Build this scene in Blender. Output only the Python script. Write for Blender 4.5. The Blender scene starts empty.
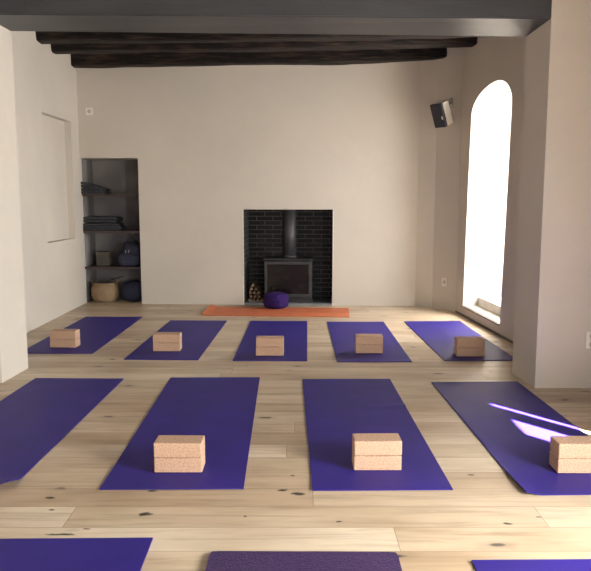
import bpy, bmesh, math, random
from mathutils import Vector, Matrix, noise
random.seed(7)
PI = math.pi
C = bpy.context.scene.collection
sc = bpy.context.scene

# ------------------------------------------------------------ camera model
F = 690.0; H = 1.277; TH = math.atan(0.128)
CT, ST = math.cos(TH), math.sin(TH)
def ray(px, py):
    u = (px-295.5)/F; v = (285.5-py)/F
    return Vector((u, CT+v*ST, -ST+v*CT))
def G(px, py, z=0.0):
    d = ray(px, py); t = (z-H)/d.z
    return Vector((d.x*t, d.y*t, z))
def onY(px, py, Y):
    d = ray(px, py); t = Y/d.y
    return Vector((d.x*t, Y, H+d.z*t))
def onX(px, py, X):
    d = ray(px, py); t = X/d.x
    return Vector((X, d.y*t, H+d.z*t))
def onW(px, py, A, B):
    d = ray(px, py)
    n = Vector((-(B.y-A.y), B.x-A.x))
    t = (n.x*A.x+n.y*A.y)/(n.x*d.x+n.y*d.y)
    return Vector((d.x*t, d.y*t, H+d.z*t))

cam_d = bpy.data.cameras.new('camera'); cam = bpy.data.objects.new('camera', cam_d); C.objects.link(cam)
cam.location = (0, 0, H); cam.rotation_euler = (PI/2-TH, 0, 0)
cam_d.sensor_width = 36; cam_d.sensor_fit = 'HORIZONTAL'; cam_d.lens = F/591*36
cam_d.clip_start = 0.05
sc.camera = cam

# ------------------------------------------------------------ materials
def mat(name):
    m = bpy.data.materials.new(name); m.use_nodes = True
    nt = m.node_tree; b = nt.nodes['Principled BSDF']
    return m, nt, b
def N(nt, t, **kw):
    n = nt.nodes.new(t)
    for k, v in kw.items():
        if k in n.inputs: n.inputs[k].default_value = v
        else: setattr(n, k, v)
    return n
def ramp(nt, fac, stops):
    r = nt.nodes.new('ShaderNodeValToRGB')
    e = r.color_ramp.elements
    while len(e) < len(stops): e.new(0.5)
    for i, (p, c) in enumerate(stops):
        e[i].position = p; e[i].color = (c[0], c[1], c[2], 1)
    nt.links.new(fac, r.inputs['Fac'])
    return r.outputs['Color']
def mixc(nt, fac, a, b, mode='MIX'):
    n = nt.nodes.new('ShaderNodeMix'); n.data_type = 'RGBA'; n.blend_type = mode
    for s, v in ((0, fac), (6, a), (7, b)):
        if isinstance(v, (int, float)): n.inputs[s].default_value = v
        elif isinstance(v, tuple): n.inputs[s].default_value = (*v[:3], 1)
        else: nt.links.new(v, n.inputs[s])
    return n.outputs[2]
def coords(nt, kind='Object', scale=(1, 1, 1), world=False):
    if world:
        g = nt.nodes.new('ShaderNodeNewGeometry'); out = g.outputs['Position']
    else:
        g = nt.nodes.new('ShaderNodeTexCoord'); out = g.outputs[kind]
    m = nt.nodes.new('ShaderNodeMapping'); m.inputs['Scale'].default_value = scale
    nt.links.new(out, m.inputs['Vector'])
    return m
def tex_mat(name, c1, c2, scale=20, detail=4, rough=0.7, bump=0.0, bscale=None, bdist=0.01, vscale=(1, 1, 1), spec=0.5, metal=0.0, lo=0.35, hi=0.65, sheen=0.0):
    m, nt, b = mat(name)
    cv = coords(nt, scale=vscale)
    n = N(nt, 'ShaderNodeTexNoise', Scale=scale, Detail=detail)
    nt.links.new(cv.outputs[0], n.inputs['Vector'])
    nt.links.new(ramp(nt, n.outputs['Fac'], [(lo, c1), (hi, c2)]), b.inputs['Base Color'])
    b.inputs['Roughness'].default_value = rough
    b.inputs['Specular IOR Level'].default_value = spec
    b.inputs['Metallic'].default_value = metal
    if sheen: b.inputs['Sheen Weight'].default_value = sheen
    if bump:
        n2 = N(nt, 'ShaderNodeTexNoise', Scale=bscale or scale, Detail=3)
        nt.links.new(cv.outputs[0], n2.inputs['Vector'])
        bp = N(nt, 'ShaderNodeBump', Strength=bump, Distance=bdist)
        nt.links.new(n2.outputs['Fac'], bp.inputs['Height'])
        nt.links.new(bp.outputs[0], b.inputs['Normal'])
    return m

def plaster():
    m, nt, b = mat('plaster')
    cv = coords(nt, world=True)
    n = N(nt, 'ShaderNodeTexNoise', Scale=1.3, Detail=5)
    nt.links.new(cv.outputs[0], n.inputs['Vector'])
    nt.links.new(ramp(nt, n.outputs['Fac'], [(0.3, (.555, .505, .445)), (0.7, (.605, .55, .485))]), b.inputs['Base Color'])
    b.inputs['Roughness'].default_value = 0.85
    b.inputs['Specular IOR Level'].default_value = 0.2
    n1 = N(nt, 'ShaderNodeTexNoise', Scale=2.2, Detail=2); nt.links.new(cv.outputs[0], n1.inputs['Vector'])
    n2 = N(nt, 'ShaderNodeTexNoise', Scale=35, Detail=4); nt.links.new(cv.outputs[0], n2.inputs['Vector'])
    b1 = N(nt, 'ShaderNodeBump', Strength=0.5, Distance=0.03); nt.links.new(n1.outputs['Fac'], b1.inputs['Height'])
    b2 = N(nt, 'ShaderNodeBump', Strength=0.25, Distance=0.004); nt.links.new(n2.outputs['Fac'], b2.inputs['Height'])
    nt.links.new(b1.outputs[0], b2.inputs['Normal']); nt.links.new(b2.outputs[0], b.inputs['Normal'])
    return m
def oak_floor():
    m, nt, b = mat('oak_planks')
    cv = coords(nt, world=True)
    # knots and boards wander a little
    br = N(nt, 'ShaderNodeTexBrick', Scale=1.0)
    br.offset = 0.0
    br.inputs['Color1'].default_value = (0, 0, 0, 1); br.inputs['Color2'].default_value = (1, 1, 1, 1)
    br.inputs['Mortar'].default_value = (.5, .5, .5, 1)
    br.inputs['Mortar Size'].default_value = 0.0012; br.inputs['Mortar Smooth'].default_value = 0.2
    br.inputs['Brick Width'].default_value = 1.9; br.inputs['Row Height'].default_value = 0.182
    sx = N(nt, 'ShaderNodeSeparateXYZ'); nt.links.new(cv.outputs[0], sx.inputs[0])
    dv = N(nt, 'ShaderNodeMath', operation='DIVIDE'); nt.links.new(sx.outputs[1], dv.inputs[0]); dv.inputs[1].default_value = .182
    fl = N(nt, 'ShaderNodeMath', operation='FLOOR'); nt.links.new(dv.outputs[0], fl.inputs[0])
    wn = N(nt, 'ShaderNodeTexWhiteNoise'); wn.noise_dimensions = '1D'; nt.links.new(fl.outputs[0], wn.inputs['W'])
    ml = N(nt, 'ShaderNodeMath', operation='MULTIPLY_ADD'); nt.links.new(wn.outputs['Value'], ml.inputs[0]); ml.inputs[1].default_value = 1.9; nt.links.new(sx.outputs[0], ml.inputs[2])
    cx_ = N(nt, 'ShaderNodeCombineXYZ'); nt.links.new(ml.outputs[0], cx_.inputs[0]); nt.links.new(sx.outputs[1], cx_.inputs[1])
    nt.links.new(cx_.outputs[0], br.inputs['Vector'])
    tone = ramp(nt, br.outputs['Color'], [(0.0, (.47, .35, .235)), (0.5, (.57, .455, .325)), (1.0, (.67, .565, .43))])
    # grain
    off = N(nt, 'ShaderNodeVectorMath', operation='MULTIPLY_ADD'); 
    nt.links.new(br.outputs['Color'], off.inputs[0]); off.inputs[1].default_value = (7, 3, 0)
    nt.links.new(cv.outputs[0], off.inputs[2])
    mp = N(nt, 'ShaderNodeMapping'); mp.inputs['Scale'].default_value = (1.0, 14, 1)
    nt.links.new(off.outputs[0], mp.inputs['Vector'])
    g1 = N(nt, 'ShaderNodeTexNoise', Scale=1.6, Detail=7, Roughness=0.62, Distortion=0.6)
    nt.links.new(mp.outputs[0], g1.inputs['Vector'])
    grain = ramp(nt, g1.outputs['Fac'], [(0.30, (.62, .56, .48)), (0.5, (.97, .96, .95)), (0.75, (1, 1, 1))])
    col = mixc(nt, 0.75, tone, grain, 'MULTIPLY')
    mp2 = N(nt, 'ShaderNodeMapping'); mp2.inputs['Scale'].default_value = (1.0, 2.6, 1)
    nt.links.new(off.outputs[0], mp2.inputs['Vector'])
    g2 = N(nt, 'ShaderNodeTexNoise', Scale=2.0, Detail=3); nt.links.new(mp2.outputs[0], g2.inputs['Vector'])
    col = mixc(nt, 0.7, col, ramp(nt, g2.outputs['Fac'], [(0.35, (.74, .68, .62)), (0.6, (1, 1, 1))]), 'MULTIPLY')
    # knots
    mk = N(nt, 'ShaderNodeMapping'); mk.inputs['Scale'].default_value = (0.75, 1.7, 1)
    nt.links.new(cv.outputs[0], mk.inputs['Vector'])
    nk = N(nt, 'ShaderNodeTexNoise', Scale=9, Detail=2); nt.links.new(cv.outputs[0], nk.inputs['Vector'])
    mk2 = N(nt, 'ShaderNodeVectorMath', operation='MULTIPLY_ADD')
    nt.links.new(nk.outputs['Color'], mk2.inputs[0]); mk2.inputs[1].default_value = (.06, .06, 0); nt.links.new(mk.outputs[0], mk2.inputs[2])
    vo = N(nt, 'ShaderNodeTexVoronoi', Scale=1.9, Randomness=1.0); vo.voronoi_dimensions = '2D'
    nt.links.new(mk2.outputs[0], vo.inputs['Vector'])
    kmask = ramp(nt, vo.outputs['Distance'], [(0.0, (1, 1, 1)), (0.028, (.9, .9, .9)), (0.05, (.22, .22, .22)), (0.13, (0, 0, 0))])
    sel = ramp(nt, vo.outputs['Color'], [(0.36, (0, 0, 0)), (0.5, (1, 1, 1))])
    kf = mixc(nt, 1.0, kmask, sel, 'MULTIPLY')
    col = mixc(nt, kf, col, (.07, .05, .04))
    kn = [(145, 514, .022, .011), (50, 498, .02, .008), (51, 510, .012, .006), (153, 491, .022, .007), (298, 494, .026, .009), (283, 490, .02, .006), (292, 476, .01, .006),
          (339, 522, .008, .006), (508, 523, .015, .007), (245, 516, .006, .004), (86, 529, .01, .005), (539, 517, .008, .005), (60, 534, .045, .006), (471, 475, .012, .006)]
    nk = N(nt, 'ShaderNodeTexNoise', Scale=22, Detail=3); nt.links.new(cv.outputs[0], nk.inputs['Vector'])
    for (px, py, rx_, ry_) in kn:
        g = G(px, py); rx_ *= 1.5; ry_ *= 1.6; sb = N(nt, 'ShaderNodeVectorMath', operation='MULTIPLY_ADD')
        nt.links.new(nk.outputs['Color'], sb.inputs[0]); sb.inputs[1].default_value = (.05, .03, 0); nt.links.new(cv.outputs[0], sb.inputs[2])
        s2 = N(nt, 'ShaderNodeVectorMath', operation='SUBTRACT'); nt.links.new(sb.outputs[0], s2.inputs[0]); s2.inputs[1].default_value = (g.x+.025, g.y+.015, 0)
        s3 = N(nt, 'ShaderNodeVectorMath', operation='MULTIPLY'); nt.links.new(s2.outputs[0], s3.inputs[0]); s3.inputs[1].default_value = (1/rx_, 1/ry_, 0)
        s4 = N(nt, 'ShaderNodeVectorMath', operation='LENGTH'); nt.links.new(s3.outputs[0], s4.inputs[0])
        col = mixc(nt, ramp(nt, s4.outputs['Value'], [(.55, (1, 1, 1)), (1.0, (0, 0, 0))]), col, (.05, .038, .03))
    # joints
    col = mixc(nt, br.outputs['Fac'], col, (.20, .14, .09))
    nt.links.new(col, b.inputs['Base Color'])
    b.inputs['Roughness'].default_value = 0.42
    b.inputs['Specular IOR Level'].default_value = 0.45
    bp = N(nt, 'ShaderNodeBump', Strength=0.12, Distance=0.004)
    nt.links.new(g1.outputs['Fac'], bp.inputs['Height']); nt.links.new(bp.outputs[0], b.inputs['Normal'])
    return m
def brick_mat():
    m, nt, b = mat('black_bricks')
    tc = nt.nodes.new('ShaderNodeUVMap'); tc.uv_map = 'UVMap'
    br = N(nt, 'ShaderNodeTexBrick', Scale=1.0)
    br.inputs['Color1'].default_value = (.012, .012, .014, 1); br.inputs['Color2'].default_value = (.022, .021, .025, 1)
    br.inputs['Mortar'].default_value = (.115, .108, .10, 1)
    br.inputs['Mortar Size'].default_value = 0.005; br.inputs['Mortar Smooth'].default_value = 0.3
    br.inputs['Brick Width'].default_value = 0.20; br.inputs['Row Height'].default_value = 0.055
    nt.links.new(tc.outputs[0], br.inputs['Vector'])
    nt.links.new(br.outputs['Color'], b.inputs['Base Color'])
    b.inputs['Roughness'].default_value = 0.6; b.inputs['Specular IOR Level'].default_value = 0.2
    bp = N(nt, 'ShaderNodeBump', Strength=0.6, Distance=0.006); bp.invert = True
    nt.links.new(br.outputs['Fac'], bp.inputs['Height']); nt.links.new(bp.outputs[0], b.inputs['Normal'])
    return m
def weave_mat(name, c1, c2, sc_=60):
    m, nt, b = mat(name)
    cv = coords(nt)
    w1 = N(nt, 'ShaderNodeTexWave', Scale=sc_/4, Distortion=1.5); w1.bands_direction = 'Z'
    w2 = N(nt, 'ShaderNodeTexWave', Scale=sc_/4, Distortion=1.5); w2.bands_direction = 'DIAGONAL'
    nt.links.new(cv.outputs[0], w1.inputs['Vector']); nt.links.new(cv.outputs[0], w2.inputs['Vector'])
    f = mixc(nt, 0.5, w1.outputs['Color'], w2.outputs['Color'])
    nt.links.new(ramp(nt, f, [(0.2, c1), (0.8, c2)]), b.inputs['Base Color'])
    b.inputs['Roughness'].default_value = 0.8
    bp = N(nt, 'ShaderNodeBump', Strength=0.8, Distance=0.006)
    nt.links.new(f, bp.inputs['Height']); nt.links.new(bp.outputs[0], b.inputs['Normal'])
    return m
def glass_mat():
    m, nt, b = mat('window_glass')
    nt.nodes.remove(b)
    tr = nt.nodes.new('ShaderNodeBsdfTransparent'); tr.inputs[0].default_value = (.97, .98, .97, 1)
    gl = N(nt, 'ShaderNodeBsdfGlossy', Roughness=0.02)
    mx = nt.nodes.new('ShaderNodeMixShader'); mx.inputs[0].default_value = 0.07
    nt.links.new(tr.outputs[0], mx.inputs[1]); nt.links.new(gl.outputs[0], mx.inputs[2])
    nt.links.new(mx.outputs[0], nt.nodes['Material Output'].inputs[0])
    return m
M = {}
M['plaster'] = plaster()
M['floor'] = oak_floor()
M['brick'] = brick_mat()
M['grey_beam'] = tex_mat('dark_grey_paint', (.033, .034, .038), (.043, .044, .048), 6, 5, 0.42, 0.15, 40, 0.003, (0.4, 3, 3), spec=0.5)
M['timber'] = tex_mat('aged_timber', (.006, .004, .004), (.060, .036, .025), 5, 8, 0.62, 0.9, 9, 0.03, (0.6, 7, 7), lo=.48, hi=.75, spec=.25)
M['mat'] = tex_mat('purple_foam', (.021, .011, .155), (.027, .0145, .195), 3, 3, 0.55, 0.35, 260, 0.0015, spec=0.3)
M['mat_dark'] = tex_mat('deep_purple_knobbly_foam', (.030, .014, .058), (.052, .026, .095), 120, 2, 0.6, 1.0, 130, 0.004, spec=0.4)
M['mat_orange'] = tex_mat('orange_foam', (.50, .125, .048), (.56, .155, .062), 8, 3, 0.65, 0.3, 200, 0.0015)
M['cork'] = tex_mat('cork', (.37, .225, .148), (.53, .345, .235), 140, 2, 0.8, 0.2, 150, 0.001, spec=0.25, lo=.34, hi=.55)
M['stove'] = tex_mat('black_cast_iron', (.012, .012, .014), (.018, .018, .02), 20, 3, 0.5, 0.1, 60, 0.002)
M['stove_frame'] = tex_mat('stove_door_iron', (.030, .030, .034), (.040, .040, .044), 20, 3, 0.48)
M['stove_glass'] = tex_mat('sooty_glass', (.006, .005, .005), (.020, .014, .012), 4, 4, 0.12, vscale=(1, 1, 3))
M['slate'] = tex_mat('grey_slate', (.16, .17, .19), (.22, .23, .25), 8, 5, 0.5, 0.2)
M['bark'] = tex_mat('bark', (.05, .03, .02), (.18, .11, .07), 18, 5, 0.9, 0.6, 30, 0.004, (3, 3, .6))
M['logend'] = tex_mat('split_wood', (.10, .06, .035), (.42, .27, .17), 14, 5, 0.8, 0.3, 40, 0.002)
M['cushion'] = tex_mat('purple_cotton', (.026, .010, .080), (.034, .014, .10), 30, 3, 0.9, 0.5, 200, 0.002, spec=.15)
M['navy'] = tex_mat('navy_fabric', (.012, .013, .032), (.020, .021, .048), 30, 3, 0.8, 0.5, 150, 0.002)
M['char'] = tex_mat('charcoal_fabric', (.018, .018, .023), (.035, .035, .042), 30, 3, 0.85, 0.5, 150, 0.002)
M['shelf'] = tex_mat('dark_stained_shelf_wood', (.035, .020, .018), (.060, .036, .030), 6, 6, 0.5, 0.2, 20, 0.002, (.5, 8, 8))
M['alcove'] = tex_mat('shaded_grey_plaster', (.11, .10, .105), (.24, .22, .215), 1.1, 2, 0.85, 0.3, 20, 0.003, lo=.42, hi=.6)  # darker grey carries the alcove's shade in its colour
M['wicker'] = weave_mat('woven_straw', (.11, .065, .035), (.44, .30, .17), 110)
M['box'] = tex_mat('olive_card', (.075, .065, .05), (.105, .09, .07), 12, 3, 0.8)
M['white_plastic'] = tex_mat('white_plastic', (.74, .70, .64), (.78, .74, .68), 10, 2, 0.4)
M['socket'] = tex_mat('socket_hole_grey', (.42, .39, .35), (.48, .44, .4), 10, 2, 0.5)
M['spk'] = tex_mat('black_speaker_cloth', (.022, .021, .026), (.034, .032, .038), 200, 2, 0.7, 0.4, 400, 0.001)
M['silver'] = tex_mat('pale_silver_paint', (.66, .62, .56), (.70, .66, .60), 10, 2, 0.35)
M['metal'] = tex_mat('grey_metal', (.30, .28, .27), (.36, .34, .32), 20, 2, 0.35, metal=.8)
M['stone'] = tex_mat('pale_stone', (.66, .62, .56), (.74, .70, .64), 6, 4, 0.8, 0.2)
M['boards'] = tex_mat('dark_ceiling_boards', (.05, .035, .028), (.09, .065, .05), 5, 6, 0.7, 0.3, 20, 0.004, (.5, 6, 6))
M['rear'] = tex_mat('brown_grey_plaster', (.52, .47, .41), (.57, .51, .45), 2, 4, 0.85)
M['gap'] = tex_mat('dark_sill_and_shadow_line', (.10, .08, .065), (.14, .11, .09), 12, 3, 0.6)
M['frame'] = tex_mat('window_frame_paint', (.55, .53, .50), (.6, .58, .55), 10, 2, 0.5)
M['glass'] = glass_mat()

# ------------------------------------------------------------ mesh helpers
def BM(): return bmesh.new()
def box(bm, c, s, rot=None, bev=0.0, seg=2):
    r = bmesh.ops.create_cube(bm, size=1.0)
    vs = r['verts']
    for v in vs: v.co = Vector((v.co.x*s[0], v.co.y*s[1], v.co.z*s[2]))
    if bev:
        es = list({e for v in vs for e in v.link_edges})
        rr = bmesh.ops.bevel(bm, geom=es, offset=bev, segments=seg, affect='EDGES', profile=0.5)
        vs = list({v for f in rr['faces'] for v in f.verts} | {v for v in vs if v.is_valid})
    mt = Matrix.Translation(Vector(c))
    if rot is not None: mt = mt @ rot.to_4x4()
    for v in vs: v.co = mt @ v.co
    return vs
def bx(bm, a, b, bev=0.0):
    a, b = Vector(a), Vector(b)
    return box(bm, (a+b)/2, [abs(b[i]-a[i]) for i in range(3)], bev=bev)
def prism(bm, pts, z0, z1):
    lo = [bm.verts.new((p[0], p[1], z0)) for p in pts]; hi = [bm.verts.new((p[0], p[1], z1)) for p in pts]
    n = len(pts)
    bm.faces.new(lo[::-1]); bm.faces.new(hi)
    for i in range(n): bm.faces.new((lo[i], lo[(i+1) % n], hi[(i+1) % n], hi[i]))
def cyl(bm, p0, p1, r0, r1=None, n=20, caps=True):
    p0, p1 = Vector(p0), Vector(p1); r1 = r0 if r1 is None else r1
    d = (p1-p0).normalized(); q = d.to_track_quat('Z', 'Y')
    a, b = [], []
    for i in range(n):
        t = 2*PI*i/n; o = Vector((math.cos(t), math.sin(t), 0))
        a.append(bm.verts.new(p0+q@(o*r0))); b.append(bm.verts.new(p1+q@(o*r1)))
    for i in range(n): bm.faces.new((a[i], a[(i+1) % n], b[(i+1) % n], b[i])).smooth = True
    if caps: bm.faces.new(a[::-1]); bm.faces.new(b)
def tube(bm, pts, r, n=10):
    rings = []
    pts = [Vector(p) for p in pts]
    for i, p in enumerate(pts):
        d = (pts[min(i+1, len(pts)-1)]-pts[max(i-1, 0)]).normalized(); q = d.to_track_quat('Z', 'Y')
        rings.append([bm.verts.new(p+q@Vector((math.cos(2*PI*k/n)*r, math.sin(2*PI*k/n)*r, 0))) for k in range(n)])
    for a, b in zip(rings, rings[1:]):
        for k in range(n): bm.faces.new((a[k], a[(k+1) % n], b[(k+1) % n], b[k])).smooth = True
    bm.faces.new(rings[0][::-1]); bm.faces.new(rings[-1])
def lathe(bm, prof, n=40, wob=None, caps=True):
    rings = []
    for (r, z) in prof:
        ring = []
        for k in range(n):
            t = 2*PI*k/n; rr = r*(1+(wob(t, z) if wob else 0))
            ring.append(bm.verts.new((rr*math.cos(t), rr*math.sin(t), z)))
        rings.append(ring)
    for a, b in zip(rings, rings[1:]):
        for k in range(n): bm.faces.new((a[k], a[(k+1) % n], b[(k+1) % n], b[k])).smooth = True
    if caps:
        bm.faces.new(rings[0][::-1]); bm.faces.new(rings[-1])
def obj(name, bm, m, parent=None, recalc=True):
    if recalc: bmesh.ops.recalc_face_normals(bm, faces=bm.faces[:])
    me = bpy.data.meshes.new(name); bm.to_mesh(me); bm.free()
    me.materials.append(m)
    o = bpy.data.objects.new(name, me); C.objects.link(o)
    if parent: o.parent = parent
    return o
def tag(o, label, cat, group=None, kind=None):
    if label: o['label'] = label
    if cat: o['category'] = cat
    if group: o['group'] = group
    if kind: o['kind'] = kind
    return o
def thing(name, label, cat, loc=(0, 0, 0), rz=0, group=None, rx=0):
    o = bpy.data.objects.new(name, None); C.objects.link(o); o.empty_display_size = 0.1
    o.location = loc; o.rotation_euler = (rx, 0, rz)
    return tag(o, label, cat, group)
def struct(name, bm, m, parent=None, label=None):
    o = obj(name, bm, m, parent)
    if not parent: o['kind'] = 'structure'
    if label: o['label'] = label
    return o

# ------------------------------------------------------------ plan of the place
P = {}
P['L'] = G(84, 303.3)                 # left far corner
XL = -2.55
BA = Vector((XL, P['L'].y, 0)); 
BB = G(415, 306.3); BC = G(432, 307.8); BD = G(456, 312); BE = G(512.5, 343)
BE2 = BD+(BE-BD)*((4.95-BD.y)/(BE.y-BD.y))
RF = G(512, 373); RN = G(534.7, 388)  # right pier, far and near corner of its inner face
LF = G(28.3, 368); LN = G(2, 383)
ZS = 2.405                              # soffit of the big beam
ZC = 3.02
print('PLAN', BA, BB, BC, BD, BE, BE2, RF, RN, LF, LN)
print('SOFFIT', onY(528, 37, RF.y), onY(549, 18, RN.y), onY(16, 31.5, LF.y), onY(0, 22, LN.y))

# wall made of vertical columns, with openings; the opening runs through the thickness
def wall(name, A, B, outward, th, z1, ops=(), material=None, label=None, warp=None):
    """A,B plan points of the room-side face. ops: (s0, s1, zlo, zhi or function)"""
    A2, B2 = Vector((A[0], A[1])), Vector((B[0], B[1]))
    L = (B2-A2).length; d = (B2-A2)/L; n = Vector((outward[0], outward[1])).normalized()*th
    cuts = {0.0, L}
    for o in ops:
        s0, s1 = o[0], o[1]
        k = 40 if callable(o[3]) else 1
        for i in range(k+1):
            t = (1-math.cos(PI*i/k))/2 if k > 1 else i
            cuts.add(round(s0+(s1-s0)*t, 6))
    cuts = sorted(cuts)
    bm = BM()
    def slab(sa, sb, za, zb, zc, zd):  # bottom za (at sa), zb (at sb); top zc, zd
        if max(zc-za, zd-zb) < 1e-5: return
        v = []
        for (s, z) in ((sa, za), (sb, zb), (sb, zd), (sa, zc)):
            p = A2+d*s; v.append(bm.verts.new((p.x, p.y, z)))
        w = []
        for (s, z) in ((sa, za), (sb, zb), (sb, zd), (sa, zc)):
            p = A2+d*s+n; w.append(bm.verts.new((p.x, p.y, z)))
        bm.faces.new(v); bm.faces.new(w[::-1])
        for i in range(4): bm.faces.new((v[i], v[(i+1) % 4], w[(i+1) % 4], w[i]))
    for sa, sb in zip(cuts, cuts[1:]):
        mid = (sa+sb)/2; hit = None
        for o in ops:
            if o[0]-1e-6 < mid < o[1]+1e-6: hit = o
        if not hit: slab(sa, sb, 0, 0, z1, z1)
        else:
            f = hit[3] if callable(hit[3]) else (lambda s, h=hit: h[3])
            if hit[2] > 0: slab(sa, sb, 0, 0, hit[2], hit[2])
            slab(sa, sb, f(sa), f(sb), z1, z1)
    bmesh.ops.remove_doubles(bm, verts=bm.verts[:], dist=1e-5)
    if warp:
        for v in bm.verts:
            s_ = Vector((v.co.x-A2.x, v.co.y-A2.y)).dot(d)
            if .01 < s_ < L-.01: v.co += Vector((d.x, d.y, 0))*warp(s_, v.co.z)
    # drop the inner faces shared by neighbouring columns
    seen = {}
    for f in bm.faces:
        k = tuple(sorted(v.index for v in f.verts)) if False else tuple(sorted((round(v.co.x, 4), round(v.co.y, 4), round(v.co.z, 4)) for v in f.verts))
        seen.setdefault(k, []).append(f)
    kill = [f for fs in seen.values() if len(fs) > 1 for f in fs]
    bmesh.ops.delete(bm, geom=kill, context='FACES_ONLY')
    return struct(name, bm, material or M['plaster'], label=label)

XR = 2.1
# floor + ceilings
bm = BM(); bx(bm, (-3.4, -2.2, -0.12), (2.9, 9.3, 0)); struct('floor', bm, M['floor'], label='pale oak plank floor with dark knots')
bm = BM(); bx(bm, (-3.4, 4.7, ZC), (3.8, 9.3, ZC+.15)); struct('ceiling', bm, M['boards'], label='dark board ceiling above the dark timber beams')  # overhang past the window wall added to keep sun out of the arch
bm = BM(); bx(bm, (-3.4, -2.2, 2.85), (XR+.1, 4.7, 3.0)); struct('ceiling', bm, M['grey_beam'], label='dark painted ceiling of the near room')

# back wall with the alcove and the fireplace opening
dB = (BB-BA).normalized(); LB = (BB-BA).length
def sB(px, py): return (onW(px, py, BA, BB)-BA).dot(dB)
al0 = 0.0; al1 = sB(139.8, 230); alz = onW(110, 158, BA, BB).z
f0 = sB(243, 260); f1 = sB(333.3, 260); fz = onW(290, 209.5, BA, BB).z
print('ALC', al0, al1, alz, 'FIRE', f0, f1, fz, 'LB', LB)
nB = Vector((-dB.y, dB.x, 0))
wall('wall_back', BA, BB, nB, 0.45, ZC, [(al0, al1, 0, alz), (f0, f1, 0, fz)], label='cream plaster end wall')
# masonry behind the end wall closing both recesses
bm = BM(); bx(bm, (-2.9, 8.85, 0), (2.6, 9.2, ZC)); struct('wall_back', bm, M['plaster'])
wall('wall_back', BB, BC, nB, 0.45, ZC, label='narrow turning strip of the end wall')
n2 = Vector((-(BD-BC).y, (BD-BC).x, 0)); 
wall('wall_back', BC, BD, n2, 0.4, ZC, label='plaster strip at an angle beside the arched window')
# left wall with the blind window niche
YL0 = onX(47.5, 240, XL).y; YL1 = onX(75.5, 241, XL).y; ZL0 = onX(60, 241, XL).z; ZL1 = onX(45, 113, XL).z
print('NICHE', YL0, YL1, ZL0, ZL1, onX(72, 122, XL).z)
wall('wall_left', (XL, 5.1), (XL, 8.9), (-1, 0, 0), 0.075, ZC, [(YL0-5.1, YL1-5.1, ZL0, ZL1)], label='cream plaster wall with a shallow blind window')
bm = BM(); bx(bm, (XL-.45, 5.1, 0), (XL-.075, 8.9, ZC)); struct('wall_left', bm, M['plaster'])
# window wall with the tall arched opening
dW = (BE2-BD).normalized(); nW = Vector((-dW.y, dW.x, 0))
if nW.x < 0: nW = -nW
def sW(px, py): return (onW(px, py, BD, BE2)-BD).dot(dW)
w0 = sW(462.6, 306.5); w1 = sW(499.5, 323.5); zsill = (onW(462.6, 306.5, BD, BE2).z+onW(499.5, 323.5, BD, BE2).z)/2
zt = onW(497, 80.5, BD, BE2).z; zspr = onW(471, 117, BD, BE2).z
print('WIN', w0, w1, zsill, zt, zspr, sW(471, 117), sW(512.5, 112), sW(497, 80))
wc = (w0+w1)/2; wr = (w1-w0)/2; rise = zt-(zt-min(zt-zspr, wr))
def arch(s): 
    u = max(-1, min(1, (s-wc)/wr)); return zt-rise+rise*math.sqrt(max(0, 1-u*u))
TW = 0.66
def lean(s, z):      # the old opening leans a little towards the room's entrance
    u = max(0, z-zsill); return .047*u+.085*(max(0, z-1.95)/.4)**1.2*math.sin(PI*min(1, max(0, (s-w0)/(w1-w0))))**1.0
wall('wall_right', BD, BE2, nW, TW, ZC, [(w0, w1, zsill, arch)], warp=lean, label='shaded plaster wall with a tall arched window')
# filler mass behind the angled strip so no light leaks in
bm = BM(); bx(bm, (BD.x+.36, BD.y+.35, 0), (2.7, 9.1, ZC)); struct('wall_right', bm, M['plaster'])
def PW(s, off, z):
    if w0-.001 < s < w1+.001: s += lean(s, z)
    p = BD+dW*s+nW*off; return Vector((p.x, p.y, z))
# window set in the outer edge of the arch
wf = BM()
K = 28
def arc_pts(s_in):
    r_ = wr-s_in; pts = [(wc-r_, zsill+.09+s_in)]
    for i in range(K+1):
        a = PI-PI*i/K; pts.append((wc+r_*math.cos(a), zt-rise+(rise-s_in)*math.sin(a)))
    pts.append((wc+r_, zsill+.09+s_in)); return pts
po, pi_ = arc_pts(0.0), arc_pts(0.05)
for off_a, off_b in ((TW-.09, TW-.04),):
    vo = [[wf.verts.new(PW(s, o, z)) for (s, z) in pts] for o in (off_a, off_b) for pts in (po, pi_)]
    n = len(po)
    for i in range(n):
        j = (i+1) % n
        a, b_, c_, d_ = vo
        wf.faces.new((a[i], a[j], b_[j], b_[i])); wf.faces.new((c_[i], d_[i], d_[j], c_[j]))
        wf.faces.new((b_[i], b_[j], d_[j], d_[i])); wf.faces.new((a[i], c_[i], c_[j], a[j]))
win = struct('window_1', wf, M['frame'], label='tall round-arched window glowing with daylight')
gb = BM(); gb.faces.new([gb.verts.new(PW(s, TW-.065, z)) for (s, z) in pi_]); obj('pane', gb, M['glass'], win)
# inner ledge: dark front edge, pale stone step at its back
bm = BM()
e0, e1 = PW(w0, -.012, 0), PW(w1, -.012, 0); i0, i1 = PW(w0, .03, 0), PW(w1, .03, 0)
prism(bm, [e0, e1, i1, i0], zsill-.010, zsill+.003)
obj('sill_edge', bm, M['gap'], win)
bm = BM(); prism(bm, [PW(w0+.002, .17, 0), PW(w1-.002, .17, 0), PW(w1-.002, TW-.02, 0), PW(w0+.002, TW-.02, 0)], zsill, zsill+.095)
obj('threshold_step', bm, M['stone'], win)
# thin dark strip standing in for the shadow line under the window wall
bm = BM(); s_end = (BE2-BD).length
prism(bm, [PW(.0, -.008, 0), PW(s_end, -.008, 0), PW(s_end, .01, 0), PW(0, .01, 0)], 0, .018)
struct('shadow_strip_right', bm, M['gap'])

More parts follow.
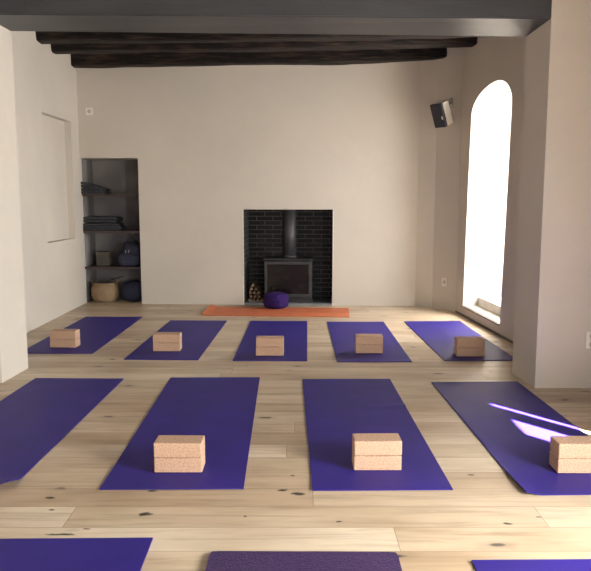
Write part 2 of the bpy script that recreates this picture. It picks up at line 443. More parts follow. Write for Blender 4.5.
# piers of the wide opening
YRN, YRF, YLN, YLF = RN.y, RF.y, LN.y, LF.y
bm = BM(); prism(bm, [(RN.x, YRN), (2.6, YRN-.01), (2.6, YRF), (RF.x, YRF)], 0, ZC)
struct('wall_right', bm, M['plaster'], label='thick plaster pier at the right of the wide opening')
bm = BM(); prism(bm, [(LN.x, YLN), (LF.x, YLF), (-3.2, YLF), (-3.2, YLN)], 0, ZC)
struct('wall_left', bm, M['plaster'], label='thick bright plaster pier at the left of the wide opening')
bm = BM(); bx(bm, (-2.0, 4.66, 2.85), (1.6, 4.72, 3.1)); struct('wall_back', bm, M['plaster'])

# near room
XR = 2.1; XN = -2.6
HEAD = 2.04
wall('wall_right', (XR, -2.0), (XR, YRN), (1, 0, 0), 0.10, 2.9, [(2.70, 3.96, 0.25, 1.75), (4.20, 5.30, 0.0, 2.45)], label='right wall of the near room')
wall('wall_left', (XN, -2.0), (XN, YLN+.02), (-1, 0, 0), 0.15, 2.9, label='left wall of the near room')
wall('wall_front', (-2.7, -2.0), (2.2, -2.0), (0, -1, 0), .15, 2.9, [(2.8, 4.6, 1.0, 2.4)], material=M['rear'])  # opening added for the rear fill lamp
# casement frames in the near room's right wall
def casement(name, y0, y1, z0, z1, bars, label):
    f = BM()
    w = .045
    bx(f, (XR+.03, y0, z0), (XR+.08, y0+w, z1)); bx(f, (XR+.03, y1-w, z0), (XR+.08, y1, z1))
    bx(f, (XR+.03, y0+w, z0), (XR+.08, y1-w, z0+w)); bx(f, (XR+.03, y0+w, z1-w), (XR+.08, y1-w, z1))
    for b_ in bars: bx(f, (XR+.035, b_-w/2, z0+w), (XR+.075, b_+w/2, z1-w))
    o = struct(name, f, M['frame'], label=label)
    g = BM(); bx(g, (XR+.052, y0+w, z0+w), (XR+.056, y1-w, z1-w)); obj('pane', g, M['glass'], o)
casement('window_2', .70, 1.96, .25, 1.75, [1.33], 'wide window of the near room')
bm = BM(); bx(bm, (XR+.1, -.9, 1.95), (XR+1.6, 1.88, 2.07)); struct('sun_blocker', bm, M['stone'], label='unseen slab added outside to block sun at the near window')  # added sun blocker, out of view, cuts bounce in the near room
# second window: tall, masked by added thin boards that cut the sun into streaks
XP = XR+.05
t = struct('window_3', (lambda f: (bx(f, (XP+.006, 2.20, 2.12), (XP+.014, 2.72, 2.45)), f)[1])(BM()), M['frame'], label='narrow window of the near room behind boards added to shape the sun')
for (ya, yb, z0, z1) in ((2.20, 2.435, 0, 2.12), (2.695, 2.905, 0, 2.45), (2.967, 3.30, 0, 2.45), (2.905, 2.967, 2.20, 2.45)):
    f = BM(); bx(f, (XP+.006, ya, z0), (XP+.014, yb, z1)); obj('sun_mask', f, M['frame'], t)
# ------------------------------------------------------------ beams
def timber(name, y0, y1, z0, z1, x0, x1, seed, sag, label, sk=-.059):
    bm = BM(); nx = 60; ny = 5; nz = 5
    prof = []
    for k in range(ny): prof.append((k/ny, 0))
    for k in range(nz): prof.append((1, k/nz))
    for k in range(ny): prof.append((1-k/ny, 1))
    for k in range(nz): prof.append((0, 1-k/nz))
    rings = []
    for i in range(nx+1):
        x = x0+(x1-x0)*i/nx; ring = []
        for (a, b_) in prof:
            c_ = 1-((2*a-1)**4+(2*b_-1)**4)*0.5*.16
            yy = (y0+y1)/2+(y1-y0)*(a-.5)*c_; zz = (z0+z1)/2+(z1-z0)*(b_-.5)*c_
            p = Vector((x*1.1+seed*9, yy*5, zz*5))
            dd = noise.noise(p)*.016+noise.noise(p*Vector((3, 1, 1)).x)*.007
            zz += sag(x)+dd*(1 if b_ < .5 else 0.3); yy += noise.noise(p+Vector((5, 9, 2)))*.02
            ring.append(bm.verts.new((x, yy+sk*(x-XL), min(zz, ZC+.05))))
        rings.append(ring)
    n = len(prof)
    for r0, r1 in zip(rings, rings[1:]):
        for k in range(n): bm.faces.new((r0[k], r0[(k+1) % n], r1[(k+1) % n], r1[k])).smooth = True
    bm.faces.new(rings[0][::-1]); bm.faces.new(rings[-1])
    o = obj(name, bm, M['timber']); tag(o, label, 'beam'); return o
zb3 = onY(72, 65.5, 8.07).z; zb2 = onY(53, 52, 7.44).z; zb1 = onY(42, 42.5, 7.03).z
print('BEAMZ', zb3, zb2, zb1, onY(453, 59, 7.83), onY(482, 49, 7.19))
timber('timber_beam', 8.07, 8.25, zb3, ZC+.02, -2.60, 1.71, 1, lambda x: -.012+max(0, (x-.3)/1.3)**1.6*.045, 'dark aged timber beam running closest to the end wall, lowest in view')
timber('timber_beam', 7.44, 7.66, zb2, ZC+.02, -2.60, 1.90, 2, lambda x: max(0, x/1.9)**1.5*.02, 'dark rough timber beam between the other two, brown underside on its right')
timber('timber_beam', 7.03, 7.24, zb1, ZC+.02, -2.60, 1.92, 3, lambda x: max(0, x/1.9)**1.5*.02, 'dark timber beam just behind the smooth grey painted beam')
# the wide painted beam spanning the opening
bm = BM()
za = ZS
pts = [(LN.x-.02, YLN+.004), (RN.x+.02, YRN+.004), (RF.x+.02, YRF-.004), (LF.x-.02, YLF-.004)]
prism(bm, pts, za, 2.85)
for v in bm.verts:
    if abs(v.co.z-za) < 1e-4: v.co.z = min(zip((2.452, 2.395, 2.371, 2.442), pts), key=lambda q: abs(q[1][0]-v.co.x)+abs(q[1][1]-v.co.y))[0]
bmesh.ops.bevel(bm, geom=[e for e in bm.edges if all(v.co.z < 2.5 for v in e.verts) and abs(e.verts[0].co.x-e.verts[1].co.x) > 1], offset=.008, segments=2, affect='EDGES')
gb_ = obj('painted_beam', bm, M['grey_beam']); tag(gb_, 'wide smooth dark grey painted beam spanning the opening between both piers', 'beam')

# ------------------------------------------------------------ alcove
def PB(s, off, z):
    p = BA+dB*s+nB*off; return Vector((p.x, p.y, z))
AD = .43
bm = BM()   # lining: right cheek, back, top
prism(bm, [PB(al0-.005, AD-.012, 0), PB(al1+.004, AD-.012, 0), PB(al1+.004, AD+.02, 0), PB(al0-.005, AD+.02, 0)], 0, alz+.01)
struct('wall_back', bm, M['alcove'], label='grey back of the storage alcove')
for (sa_, sb_) in ((al0-.004, al0+.006), (al1-.005, al1+.004)):  # thin linings put the dark of the recess sides into colour
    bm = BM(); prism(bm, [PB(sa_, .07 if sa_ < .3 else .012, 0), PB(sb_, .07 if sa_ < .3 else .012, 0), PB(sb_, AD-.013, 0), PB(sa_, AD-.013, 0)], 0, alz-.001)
    struct('wall_back', bm, M['alcove'], label='cheek lining of the storage alcove, its shade painted in as grey')
shz = [onW(110, 195, BA, BB).z, onW(110, 232, BA, BB).z, onW(110, 268, BA, BB).z]
names = ['top shelf of the alcove, dark wood, holding a wedge of dark cloth', 'middle shelf of the alcove, dark wood, under the folded blankets', 'lowest shelf of the alcove, dark wood, above the basket']
for z, lb in zip(shz, names):
    bm = BM(); prism(bm, [PB(al0+.007, .01, 0), PB(al1-.006, .01, 0), PB(al1-.006, AD-.014, 0), PB(al0+.007, AD-.014, 0)], z-.012, z+.012)
    o = obj('wooden_shelf', bm, M['shelf']); tag(o, lb, 'shelf', 'alcove shelves')
print('SHZ', shz)
def sal(px): return sB(px, 250)
def soft(name, w, d, h, m, label, cat, loc, rz, seed=0, amp=.08, group=None, taper=0, n=14, k=3.2, parent=None):
    """a soft rounded lump of cloth: superellipsoid with folds, base at z=0"""
    bm = BM(); rings = []
    for i in range(n+1):
        ph = -PI/2+PI*i/n
        ring = []
        for j in range(2*n):
            t = 2*PI*j/(2*n)
            def sg(v, e): return math.copysign(abs(v)**e, v)
            e = 2/k
            x = sg(math.cos(ph), e)*sg(math.cos(t), e); y = sg(math.cos(ph), e)*sg(math.sin(t), e); z = sg(math.sin(ph), e)
            p = Vector((x, y, z*1.5))*1.6+Vector((seed*7.3, 0, 0))
            q = 1+noise.noise(p)*amp
            zz = (z+1)/2*h*(1+noise.noise(p+Vector((3, 3, 3)))*amp*(z > -.5))
            zz *= (1-taper*(x+1)/2)
            ring.append(bm.verts.new((x*w/2*q, y*d/2*q, max(0, zz))))
        rings.append(ring)
    for a, b_ in zip(rings, rings[1:]):
        for j in range(2*n): bm.faces.new((a[j], a[(j+1) % (2*n)], b_[(j+1) % (2*n)], b_[j])).smooth = True
    bmesh.ops.remove_doubles(bm, verts=bm.verts[:], dist=1e-4)
    o = obj(name, bm, m, parent)
    if parent is None: tag(o, label, cat, group)
    o.location = loc; o.rotation_euler = (0, 0, rz)
    return o
def atA(px, off, z): 
    return PB(sal(px), off, z)
def folded(name, w, d, layers, th, m, label, cat, loc, rz, taper=0, seed=0, group=None):
    """folded cloth: one continuous sheet zigzagging in layers"""
    bm = BM()
    path = []
    for l in range(layers):
        z = th*(l+.5)
        xs = [-w/2+w*i/14 for i in range(15)]
        if l % 2: xs = xs[::-1]
        for x in xs: path.append((x+noise.noise(Vector((x*9, l*3.1, seed)))*.006*0, z))
        if l < layers-1:
            sx = xs[-1]
            for a in (-.25, 0, .25): path.append((sx+math.copysign(th*.5*math.cos(a*PI), sx), z+th*(.5+a)*1.0))
    up, dn = [], []
    ny = 8
    for iy in range(ny+1):
        y = -d/2+d*iy/ny
        ru, rd = [], []
        for i, (x, z) in enumerate(path):
            a = path[max(i-1, 0)]; b_ = path[min(i+1, len(path)-1)]
            t = Vector((b_[0]-a[0], b_[1]-a[1])); t = t.normalized() if t.length > 1e-9 else Vector((1, 0))
            nn = Vector((-t.y, t.x))*th*.46
            sc_ = 1-taper*(x+w/2)/w
            wv = noise.noise(Vector((x*8+seed, y*8, z*10)))*.006
            e = .85 if iy in (0, ny) else 1
            ru.append(bm.verts.new((x+nn.x, y+noise.noise(Vector((x*12, z*60, seed)))*.008, max(.001, ((z+nn.y*e)*sc_+wv)))))
            rd.append(bm.verts.new((x-nn.x, y+noise.noise(Vector((x*12, z*60, seed)))*.008, max(.0, ((z-nn.y*e)*sc_+wv)))))
        up.append(ru); dn.append(rd)
    k = len(path)
    for iy in range(ny):
        for i in range(k-1):
            bm.faces.new((up[iy][i], up[iy][i+1], up[iy+1][i+1], up[iy+1][i])).smooth = True
            bm.faces.new((dn[iy][i], dn[iy+1][i], dn[iy+1][i+1], dn[iy][i+1])).smooth = True
        for i in (0, k-1): bm.faces.new((up[iy][i], up[iy+1][i], dn[iy+1][i], dn[iy][i]))
    for iy in (0, ny):
        for i in range(k-1): bm.faces.new((up[iy][i], dn[iy][i], dn[iy][i+1], up[iy][i+1]))
    o = obj(name, bm, m); tag(o, label, cat, group); o.location = loc; o.rotation_euler = (0, 0, rz); return o
pxm = F/8.6
t1 = .013
folded('folded_blanket', .32, .28, 4, .042, M['char'], 'dark folded cloth in a wedge shape at the left of the top shelf', 'blanket', atA(89.5, .15, shz[0]+t1), 0, taper=.55, seed=1)
folded('folded_blanket', .44, .28, 3, .030, M['char'], 'charcoal folded blanket lying directly on the middle shelf', 'blanket', atA(99.5, .18, shz[1]+t1), .03, seed=2)
folded('folded_blanket', .38, .26, 2, .036, M['char'], 'charcoal folded blanket on top of the pile on the middle shelf', 'blanket', atA(98, .18, shz[1]+t1+.096), -.04, seed=3)
# small box
bt = thing('storage_box', 'small olive-grey lidded box on the lowest shelf of the alcove', 'box', atA(98.5, .2, shz[2]+t1))
bm = BM(); box(bm, (0, 0, .07), (.16, .14, .14), bev=.004); obj('box_body', bm, M['box'], bt)
bm = BM(); box(bm, (0, 0, .153), (.17, .15, .03), bev=.004); obj('lid', bm, M['box'], bt)
# backpack on the lowest shelf
bp_ = thing('backpack', 'navy backpack slumped at the right end of the lowest alcove shelf', 'bag', atA(126.5, .19, shz[2]+t1))
soft('pack_body', .24, .24, .29, M['navy'], None, None, (0.02, 0, 0), 0, 5, .10, k=3, parent=bp_)
soft('front_pocket', .26, .11, .16, M['navy'], None, None, (-.005, -.12, 0), 0, 6, .10, k=3, parent=bp_)
bm = BM(); tube(bm, [(-.04, -.03, .27), (-.035, -.04, .32), (.02, -.045, .335), (.06, -.04, .315), (.065, -.03, .265)], .007); obj('carry_handle', bm, M['char'], bp_)
for xx in (-.035, .0):
    bm = BM(); box(bm, (xx, -.132, .18), (.008, .006, .035), bev=.002); bmz = obj('buckle', bm, M['metal'], bp_); bmz['label'] = 'small light metal buckle'
# basket on the alcove floor
bk = thing('straw_basket', 'round woven straw basket on the floor of the alcove', 'basket', atA(99, .17, .0))
bk.scale = (1.03, 1.03, 1.18)
def wob(t, z): return .012*math.sin(t*22+z*90)
bm = BM(); lathe(bm, [(.10, .0), (.135, .008), (.158, .05), (.168, .10), (.160, .15), (.145, .19), (.138, .19), (.150, .15), (.156, .10), (.146, .05), (.12, .018), (.03, .016)], 66, wob); obj('woven_body', bm, M['wicker'], bk)
bm = BM()
tube(bm, [(.143*math.cos(a), .143*math.sin(a), .193) for a in [2*PI*i/30 for i in range(31)]], .009, 8); obj('rim', bm, M['wicker'], bk)
for s in (-1, 1):
    bm = BM(); tube(bm, [(s*(.14+.035*math.sin(PI*i/8)*0.8), -.05+.1*i/8, .185+.045*math.sin(PI*i/8)) for i in range(9)], .006, 8); obj('handle', bm, M['wicker'], bk)
ct = soft('cloth', .23, .22, .12, M['char'], 'dark cloth heaped inside the straw basket', 'cloth', atA(99, .17, .135), .3, 9, .25, k=2.2)
for (p, q, lb) in (((84.5, .08, .245), (108, .22, .265), 'thin dark stick resting across the basket, leaning left'), ((94, .05, .243), (116, .25, .305), 'thin dark stick resting across the basket, pointing up to the right')):
    bm = BM(); a = atA(*p); b_ = atA(*q); tube(bm, [a, (a+b_)/2+Vector((0, 0, -.006)), b_], .005, 8)
    o = obj('stick', bm, M['shelf']); tag(o, lb, 'stick')
soft('fabric_bag', .29, .29, .26, M['navy'], 'rounded navy fabric bag on the alcove floor beside the basket', 'bag', atA(127.3, .2, 0), 0, 12, .08, k=2.6)

# ------------------------------------------------------------ fireplace
fp = thing('fireplace', 'square recessed fireplace lined with black bricks in the end wall', 'fireplace', PB((f0+f1)/2, 0, 0))
inv = Matrix.Translation(-fp.location)
def uvquad(bm, uvl, pts, uvs):
    f = bm.faces.new([bm.verts.new(p-fp.location) for p in pts])
    for l, uv in zip(f.loops, uvs): l[uvl].uv = uv
def lining(name, s0, o0, s1, o1, nrm):
    """upright brick sheet 2 cm thick between plan points, with UV in metres"""
    bm = BM(); uvl = bm.loops.layers.uv.new('UVMap')
    a, b_ = PB(s0, o0, 0), PB(s1, o1, 0); L = (b_-a).length; up = Vector((0, 0, fz-.002)); th = nrm*.018
    uvquad(bm, uvl, [a, b_, b_+up, a+up], [(0, 0), (L, 0), (L, fz), (0, fz)])
    uvquad(bm, uvl, [a-th, a-th+up, b_-th+up, b_-th], [(0, 0), (0, fz), (L, fz), (L, 0)])
    uvquad(bm, uvl, [a, a+up, a-th+up, a-th], [(0, 0), (0, fz), (.02, fz), (.02, 0)])
    uvquad(bm, uvl, [b_, b_-th, b_-th+up, b_+up], [(0, 0), (.02, 0), (.02, fz), (0, fz)])
    return obj(name, bm, M['brick'], fp, recalc=False)
FD = .44
lining('brick_cheek', f0+.019, .012, f0+.019, FD-.02, dB)
lining('brick_cheek', f1-.019, FD-.02, f1-.019, .012, -dB)
lining('brick_back', f0+.02, FD-.02, f1-.02, FD-.02, -nB)
bm = BM(); prism(bm, [PB(f0+.002, -.0, 0)-fp.location, PB(f1-.002, -.0, 0)-fp.location, PB(f1-.002, FD-.02, 0)-fp.location, PB(f0+.002, FD-.02, 0)-fp.location], .0005, .022)
hs = obj('hearth', bm, M['slate'], fp); hs['label'] = 'grey slate hearth slab'
for (sa_, sb_) in ((f0+.0005, f0+.009), (f1-.009, f1-.0005)):  # white strip along each jamb
    bm = BM(); prism(bm, [PB(sa_, -.004, 0)-fp.location, PB(sb_, -.004, 0)-fp.location, PB(sb_, .012, 0)-fp.location, PB(sa_, .012, 0)-fp.location], .0, fz)
    o = obj('edge_strip', bm, M['white_plastic'], fp); o['label'] = 'thin white edge strip'
# stove
sx0, sx1 = sB(262.5, 300), sB(313, 300); sw_ = (sx1-sx0)
spos = PB((sx0+sx1)/2, .05, 0); rzB = math.atan2(dB.y, dB.x)
yst = spos.y
def zst(py): return onY(288, py, yst).z
zt_s, zb_s = zst(258.5), .022
st = thing('wood_stove', 'black wood-burning stove with a glass door standing in the brick fireplace', 'stove', (spos.x, spos.y, zb_s), rzB)
hS = zt_s-zb_s; SDp = .34
print('STOVE', sw_, hS)
bm = BM(); box(bm, (0, SDp/2, hS/2-.012), (sw_-.03, SDp-.02, hS-.03), bev=.006); obj('body', bm, M['stove'], st)
bm = BM(); box(bm, (0, SDp/2-.005, hS-.012), (sw_, SDp, .024), bev=.006); obj('top_plate', bm, M['stove'], st)
bm = BM(); box(bm, (0, SDp/2-.004, .024), (sw_-.01, SDp, .048), bev=.004); obj('plinth', bm, M['stove'], st)
dw, dz0, dz1 = sw_-.045, .075, hS-.04
bm = BM()
fw = .030; yf = -.008
for (c_, s_) in (((-(dw-fw)/2, yf, (dz0+dz1)/2), (fw, .03, dz1-dz0)), (((dw-fw)/2, yf, (dz0+dz1)/2), (fw, .03, dz1-dz0)),
                 ((0, yf, dz1-fw/2), (dw-2*fw, .03, fw)), ((0, yf, dz0+fw/2), (dw-2*fw, .03, fw))):
    box(bm, c_, s_, bev=.003)
dr = obj('door', bm, M['stove_frame'], st)
bm = BM(); box(bm, (0, yf+.004, (dz0+dz1)/2), (dw-2*fw+.004, .008, dz1-dz0-2*fw+.004)); obj('glass_pane', bm, M['stove_glass'], dr)
bm = BM(); tube(bm, [((dw-fw)/2, yf-.014, .26), ((dw-fw)/2, yf-.04, .265), ((dw-fw)/2, yf-.04, .35), ((dw-fw)/2, yf-.014, .355)], .006, 8); obj('door_handle', bm, M['stove_frame'], dr)
bm = BM(); box(bm, (-.05, yf-.002, .068), (.14, .014, .012), bev=.003); obj('air_slider', bm, M['stove_frame'], st)
pr = (295.3-282.6)/2/(F/yst)*1.02
bm = BM(); cyl(bm, (.012, SDp/2-.03, hS-.001), (.012, SDp/2-.03, fz-.03), pr, n=32); cyl(bm, (.012, SDp/2-.03, hS), (.012, SDp/2-.03, hS+.03), pr+.009, n=32); obj('flue_pipe', bm, M['stove_frame'], st)
# fire logs stacked left of the stove
lg = []
r_ = random.Random(4)
lx0 = sB(246.8, 300); rows = [(.045, [.03, .076, .122, .168]), (.091, [.04, .088, .136]), (.137, [.03, .080, .130]), (.183, [.045, .100]), (.227, [.065])]
ww4 = ['left log of the %s row, beside the brick cheek', 'second log of the %s row', 'third log of the %s row', 'right log of the %s row, beside the stove']
words = [[w % 'bottom' for w in ww4], [w % 'second' for w in (ww4[0], 'middle log of the %s row', ww4[3])], [w % 'third' for w in (ww4[0], 'middle log of the %s row', ww4[3])],
         [w % 'fourth' for w in (ww4[0], ww4[3])], ['single log on top of the small woodpile']]
for (z, xs), ww in zip(rows, words):
    for s, lb in zip(xs, ww):
        rr = .0215+r_.random()*.002
        t = thing('firewood_log', 'split firewood, '+lb, 'firewood', PB(lx0+s, .09+r_.random()*.02, z-.003), rzB, 'logs stacked beside the stove')
        bm = BM(); L = .24
        pts = []
        ph_ = r_.random()*6
        for k in range(9):
            a = 2*PI*k/9; q = rr*(.62+.38*abs(math.cos(1.5*a+ph_)))*(.95+.12*r_.random()); pts.append((math.cos(a)*q, math.sin(a)*q))
        a_ = [bm.verts.new((x, 0.002, y)) for x, y in pts]; b2 = [bm.verts.new((x, L, y)) for x, y in pts]
        for k in range(9): bm.faces.new((a_[k], a_[(k+1) % 9], b2[(k+1) % 9], b2[k]))
        bm.faces.new(b2)
        bm.faces.new(a_[::-1]); obj('bark', bm, M['bark'], t)
        bm = BM(); a_ = [bm.verts.new((x*.93, -.003, y*.93)) for x, y in pts]; b2 = [bm.verts.new((x*.93, .001, y*.93)) for x, y in pts]
        bm.faces.new(a_[::-1]); bm.faces.new(b2)
        for k in range(9): bm.faces.new((a_[k], a_[(k+1) % 9], b2[(k+1) % 9], b2[k]))
        e = obj('cut_end', bm, M['logend'], t); e['label'] = 'pale cut end of the log'

# ------------------------------------------------------------ mats
def mat_mesh(w, l, th=.005, lift=None, corner=0.0, nx=24, ny=60):
    """grid x in 0..w, y in 0..l, both faces and the rim"""
    bm = BM(); top, bot = [], []
    for j in range(ny+1):
        rt, rb = [], []
        for i in range(nx+1):
            x = w*i/nx; y = l*j/ny
            xx, yy = x, y
            if corner:   # rounded corners
                cx = min(max(x, corner), w-corner); cy = min(max(y, corner), l-corner)
                dx, dy = x-cx, y-cy; m_ = max(abs(dx), abs(dy)); hp = math.hypot(dx, dy)
                if hp > 1e-9: xx, yy = cx+dx*m_/hp, cy+dy*m_/hp
            z = .0006+(lift(x, y) if lift else 0)+.0006*(1+noise.noise(Vector((x*4, y*4, w+l))))
            rt.append(bm.verts.new((xx, yy, z+th))); rb.append(bm.verts.new((xx, yy, z)))
        top.append(rt); bot.append(rb)
    for j in range(ny):
        for i in range(nx):
            bm.faces.new((top[j][i], top[j][i+1], top[j+1][i+1], top[j+1][i])).smooth = True
            bm.faces.new((bot[j][i], bot[j+1][i], bot[j+1][i+1], bot[j][i+1])).smooth = True
    for j in range(ny):
        for i in (0, nx): bm.faces.new((top[j][i], top[j+1][i], bot[j+1][i], bot[j][i]))
    for i in range(nx):
        for j in (0, ny): bm.faces.new((top[j][i], bot[j][i], bot[j][i+1], top[j][i+1]))
    for e in bm.edges:
        if len(e.link_faces) == 2 and any(not f.smooth for f in e.link_faces): e.smooth = False
    return bm
GM = 'purple yoga mats laid out in rows'
mats = {}
def place_mat(key, FL, FR, BR, BL, label, m='mat', lift=None, th=.005, corner=0, l=None):
    a, b_, c_, d_ = [G(*q) for q in (FL, FR, BR, BL)]
    f, k = (a+b_)/2, (c_+d_)/2; d = (k-f).normalized(); L = l or (k-f).length
    w = ((b_-a).length+(c_-d_).length)/2+(.012 if key[0] == '2' else 0)
    rz = math.atan2(d.y, d.x)-PI/2; x_ = Vector((math.cos(rz), math.sin(rz), 0))
    o = obj('yoga_mat', mat_mesh(w, L, th, lift, corner), M[m])
    L += .012 if key[0] == '2' else 0
    q = (k-d*L)-x_*w/2
    o.location = (q.x, q.y, 0); o.rotation_euler = (0, 0, rz); tag(o, label, 'yoga mat', GM); mats[key] = o
    print('MAT', key, 'w', round(w, 3), 'L', round(L, 3), round(math.degrees(rz), 2)); return o
place_mat('3a', (18.5, 353.5), (93, 354), (142, 317.5), (87, 316.8), 'purple yoga mat farthest left in the far row, beside the left pier')
place_mat('3b', (123, 360), (199, 360.3), (226.5, 321), (171, 321), 'purple yoga mat second from the left in the far row')
place_mat('3c', (232.5, 361), (307.5, 361.5), (307, 321.6), (251, 321.3), 'purple yoga mat in the centre of the far row, in front of the stove')
place_mat('3d', (337.3, 361.8), (412.5, 363), (383.5, 322.3), (327, 322), 'purple yoga mat fourth from the left in the far row')
place_mat('3e', (443.5, 360.5), (519, 361.5), (460, 322), (404, 321.3), 'purple yoga mat in the far row nearest the arched window')
def curlR(x, y):
    u = max(0, (x-.50)/.11); v = max(0, (.13-y)/.13); return .035*(u*v)**1.3
def curlL(x, y):
    u = max(0, (.07-x)/.07); v = max(0, (.30-y)/.30); return .016*(u)*(v**.6)
place_mat('2a', (-130, 488.5), (10, 489), (123, 379), (37.5, 378.2), 'purple yoga mat without cork bricks, cut by the left frame edge', lift=curlR)
place_mat('2b', (102, 488.5), (242.3, 488.8), (259, 377.6), (172, 377.8), 'purple yoga mat left of centre in the middle row')
def ruck(x, y): return .006*math.exp(-((y-1.15-.12*x)/.025)**2)*max(0, (x-.3)/.31)
place_mat('2c', (312.7, 489.3), (452.3, 490), (388.5, 380), (304, 378.5), 'purple yoga mat right of centre in the middle row, slight ruck at its edge', lift=ruck)
place_mat('2d', (522.5, 493.5), (664, 494.5), (515, 382.3), (433, 381.8), 'purple yoga mat with bright sun streaks beside the right pier', lift=curlL)
def back_mat(key, BL, BR, head, w, label, **kw):
    a, b_ = G(*BL), G(*BR)
    h0, h1 = G(*head[0]), G(*head[1]); d = (h0-h1).normalized(); rz = math.atan2(d.y, d.x)-PI/2
    rz = max(-.01, min(.015, rz)); d = Vector((-math.sin(rz), math.cos(rz), 0)); x_ = Vector((math.cos(rz), math.sin(rz), 0))
    if BL[0] > -500 and w is None: w = (b_-a).length
    q = (a if w and not kw.pop('byright', False) else b_-x_*w)-d*1.8
    o = obj('yoga_mat', mat_mesh(w, 1.8, kw.get('th', .005), kw.get('lift'), kw.get('corner', 0)), M[kw.get('m', 'mat')])
    o.location = (q.x, q.y, 0); o.rotation_euler = (0, 0, rz); tag(o, label, 'yoga mat', GM); mats[key] = o
    print('MAT', key, 'w', round(w, 3), round(math.degrees(rz), 2))
back_mat('1a', (-10, 537.5), (153, 539), ((153, 539), (143, 571)), .62, 'purple yoga mat at the bottom left, only its far end in view', byright=True)
back_mat('1b', (210.5, 554.3), (397, 555), ((303.5, 552.6), (303, 571)), None, 'thicker deep purple mat with a knobbly surface at the bottom centre', th=.012, corner=.018, m='mat_dark')
back_mat('1c', (471.5, 561.5), (650, 562), ((471, 560), (478, 571)), .62, 'purple yoga mat at the bottom right, only its far edge in view')
# orange mat lying crosswise: x along its length
oL = G(204, 316); oR = G(349.5, 317.5); bL = G(209.5, 307.2)
lw = (oR-oL).length; dw_ = .60
print('orange', lw, (bL-oL).length)
def ocurl(x, y):
    u = max(0, (.09-x)/.09); return .030*u**1.6*(.4+.6*y/.6)
om = obj('yoga_mat', mat_mesh(lw+.03, dw_, .005, ocurl, nx=70, ny=20), M['mat_orange'])
om.location = (oL.x-.03, oL.y, 0); om.rotation_euler = (0, 0, math.atan2(oR.y-oL.y, oR.x-oL.x))
tag(om, 'orange yoga mat lying crosswise in front of the fireplace, left end curled up', 'yoga mat')

# ------------------------------------------------------------ cushion
cpos = G(275.7, 310.2); cpos.y += .13; cpos.x = (275.7-295.5)/F*cpos.y*1.0
cu = thing('meditation_cushion', 'round purple meditation cushion on the orange mat before the stove', 'cushion', (cpos.x, cpos.y, .008))
cr = 25.5/2/(F/cpos.y)
prof = [(r0_, z0_*1.14) for (r0_, z0_) in [(.02, 0), (cr*.72, .002), (cr*.93, .018), (cr, .05), (cr*1.0, .09), (cr*.94, .125), (cr*.8, .145), (cr*.5, .157), (cr*.2, .160), (.015, .156)]]
def pleat(t, z): return .014*math.cos(t*26)*(1 if .005 < z < .17 else .3)
bm = BM(); lathe(bm, prof, 104, pleat); obj('cover', bm, M['cushion'], cu)
bm = BM(); tube(bm, [(cr*.86*math.cos(2*PI*i/40), cr*.86*math.sin(2*PI*i/40), .160) for i in range(41)], .004, 8); obj('piping', bm, M['cushion'], cu)
bm = BM(); tube(bm, [(-.03, -cr*.99, .10), (-.028, -cr-.012, .085), (0, -cr-.016, .078), (.028, -cr-.012, .085), (.03, -cr*.99, .10)], .005, 8); obj('carry_strap', bm, M['cushion'], cu)

# ------------------------------------------------------------ cork bricks
bm = BM(); box(bm, (0, .0575, .0355), (.224, .115, .0705), bev=.0055, seg=2)
brick0 = obj('cork_brick', bm, M['cork']); used = [False]
GB = 'cork yoga bricks stacked in pairs on the mats'
def brick(loc, rz, label):
    o = brick0 if not used[0] else brick0.copy()
    if used[0]: C.objects.link(o)
    used[0] = True
    o.location = loc; o.rotation_euler = (0, 0, rz); tag(o, label, 'yoga block', GB); return o
stacks = [  # px left, px right, y front bottom, rot, twist of the upper, description
    (50, 75.8, 348.5, -.05, .0, 'on the leftmost mat of the far row'),
    (153, 180, 352.3, .0, .01, 'on the second mat from the left of the far row'),
    (256, 283.2, 356.7, -.02, .02, 'on the centre mat of the far row before the stove'),
    (355.6, 383, 354.3, -.02, -.01, 'on the fourth mat from the left of the far row'),
    (456.5, 485, 357.5, -.03, .02, 'on the mat nearest the arched window'),
    (153.4, 203, 474.4, .0, -.01, 'on the mat left of centre in the middle row'),
    (353.3, 402, 472.2, .0, .02, 'on the mat right of centre in the middle row'),
    (557.4, 606, 475.2, -.01, .01, 'on the sun-streaked mat at the right frame edge'),
]
for (xl, xr, y, rz, tw, ds) in stacks:
    a, b_ = G(xl, y), G(xr, y); c_ = (a+b_)/2
    brick((c_.x, c_.y, .0072), rz, 'lower cork brick '+ds)
    brick((c_.x+tw*.1, c_.y+abs(tw)*.1, .0072+.0714), rz+tw, 'upper cork brick '+ds)

# ------------------------------------------------------------ speaker
sp0 = onW(448, 112, BC, BD)
sY = sp0.y-.16
sc0 = onY(440, 115, sY)
sp = thing('wall_speaker', 'small black and silver loudspeaker tilted down on a bracket beside the arched window', 'speaker', sc0)
hS2 = 23/(F/sY); wS2 = 14/(F/sY); dS2 = .15
R_ = Matrix.Rotation(math.radians(-50), 3, 'Z') @ Matrix.Rotation(math.radians(24), 3, 'X')
bm = BM(); box(bm, R_@Vector((0, .045, 0)), (wS2*.98, .105, hS2), rot=R_, bev=.006); o = obj('cabinet', bm, M['silver'], sp); o['label'] = 'pale silver cabinet'
bm = BM(); box(bm, R_@Vector((0, -.022, 0)), (wS2*1.0, .035, hS2*1.02), rot=R_, bev=.008); o = obj('grille', bm, M['spk'], sp); o['label'] = 'black cloth grille'
bm = BM(); box(bm, R_@Vector((wS2*.34, -.0405, -.025)), (.016, .004, .036), rot=R_, bev=.001); o = obj('badge', bm, M['silver'], sp); o['label'] = 'small silver badge'
bm = BM()
j0 = R_@Vector((.03, .095, .04)); wpt = onW(451.5, 103, BC, BD)-sc0
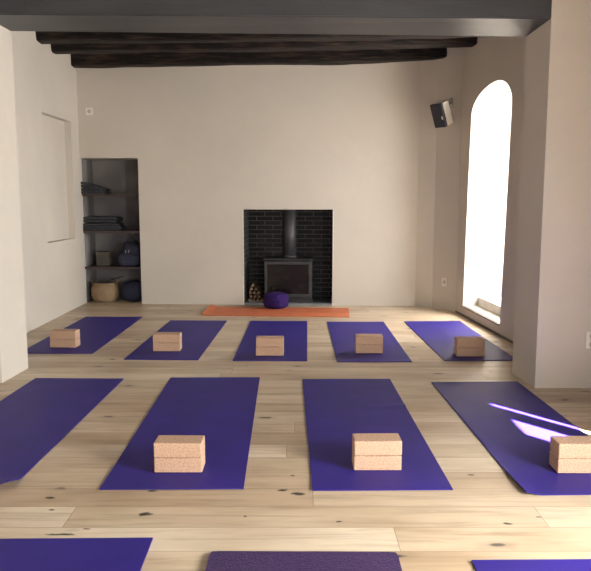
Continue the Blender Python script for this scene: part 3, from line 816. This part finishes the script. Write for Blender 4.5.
tube(bm, [j0, (j0*.4+wpt*.6)+Vector((0, 0, .02)), wpt], .009, 10)
nCD = Vector((-(BD-BC).y, (BD-BC).x, 0)).normalized()
aCD = math.atan2((BD-BC).y, (BD-BC).x)
box(bm, wpt-nCD*.006, (.045, .012, .11), rot=Matrix.Rotation(aCD, 3, 'Z'), bev=.003)
o = obj('bracket', bm, M['metal'], sp)
# cable from the speaker back to the wall
bm = BM(); a = R_@Vector((.02, .098, -.03)); w2 = onW(452, 112, BC, BD)-sc0-nCD*.004
tube(bm, [a, a*.5+w2*.5+Vector((0, -.0, -.06)), w2], .003, 6); obj('cable', bm, M['metal'], sp)

# ------------------------------------------------------------ sockets
def outlet(pos, rz, w, h, n, label):
    t = thing('wall_socket', label, 'socket', pos, rz)
    bm = BM(); box(bm, (0, -.005, 0), (w, .010, h), bev=.003); obj('plate', bm, M['white_plastic'], t)
    for k in range(n):
        z = (k-(n-1)/2)*h/n if n > 1 else 0
        bm = BM(); cyl(bm, (0, -.0125, z), (0, -.009, z), .021 if n == 1 else .019, n=20); obj('socket_face', bm, M['socket'], t)
a = onW(89.4, 111.5, BA, BB); outlet(a, rzB, .085, .085, 1, 'small square white socket high on the end wall above the alcove')
a = onW(445, 282, BC, BD); outlet(a, aCD, .080, .10, 1, 'white wall socket low beside the arched window')
a = onY(591.5, 340, YRN-.004); outlet(a, 0, .085, .115, 2, 'white double socket low on the right pier, at the right frame edge')

# ------------------------------------------------------------ light
SD = Vector((-.62*math.cos(math.radians(55)), .785*math.cos(math.radians(55)), -math.sin(math.radians(55))))
sl = bpy.data.lights.new('sun', 'SUN'); sl.energy = 125; sl.angle = math.radians(.53); sl.color = (1, .96, .90)
so = bpy.data.objects.new('sun', sl); C.objects.link(so); so.rotation_euler = SD.to_track_quat('-Z', 'Y').to_euler(); so.location = (6, -4, 8)
def area(name, loc, dirv, sx, sy, power, col=(1, .97, .93), spread=PI):
    l = bpy.data.lights.new(name, 'AREA'); l.shape = 'RECTANGLE'; l.size = sx; l.size_y = sy; l.energy = power; l.color = col; l.spread = spread
    o = bpy.data.objects.new(name, l); C.objects.link(o); o.location = loc
    o.rotation_euler = Vector(dirv).to_track_quat('-Z', 'Z').to_euler(); return o
cw = PW(wc, TW+.03, (zsill+zt)/2)
area('daylight_arched_window', cw, -nW, w1-w0, zt-zsill, 180)
area('daylight_wide_window', (XR+.12, 1.36, .95), (-1, 0, 0), .95, 1.15, 210)
area('rear_fill', (1.0, -2.1, 1.7), (0, 1, 0), 1.7, 1.3, 26)  # added fill from behind the camera, lifts faces turned towards it
area('daylight_narrow_window', (XR+.12, 2.57, 1.05), (-1, 0, 0), .24, 1.8, 14)
w = bpy.data.worlds.new('world'); sc.world = w; w.use_nodes = True
bg = w.node_tree.nodes['Background']; 
sky = w.node_tree.nodes.new('ShaderNodeTexSky'); sky.sky_type = 'HOSEK_WILKIE' if False else 'NISHITA'; sky.sun_disc = False
sky.sun_elevation = math.radians(55); sky.sun_rotation = math.radians(140)
w.node_tree.links.new(sky.outputs[0], bg.inputs[0]); bg.inputs[1].default_value = 0.35

sc.view_settings.view_transform = 'Standard'; sc.view_settings.look = 'None'; sc.view_settings.gamma = 1
sc.view_settings.use_curve_mapping = False; sc.view_settings.exposure = 0.7
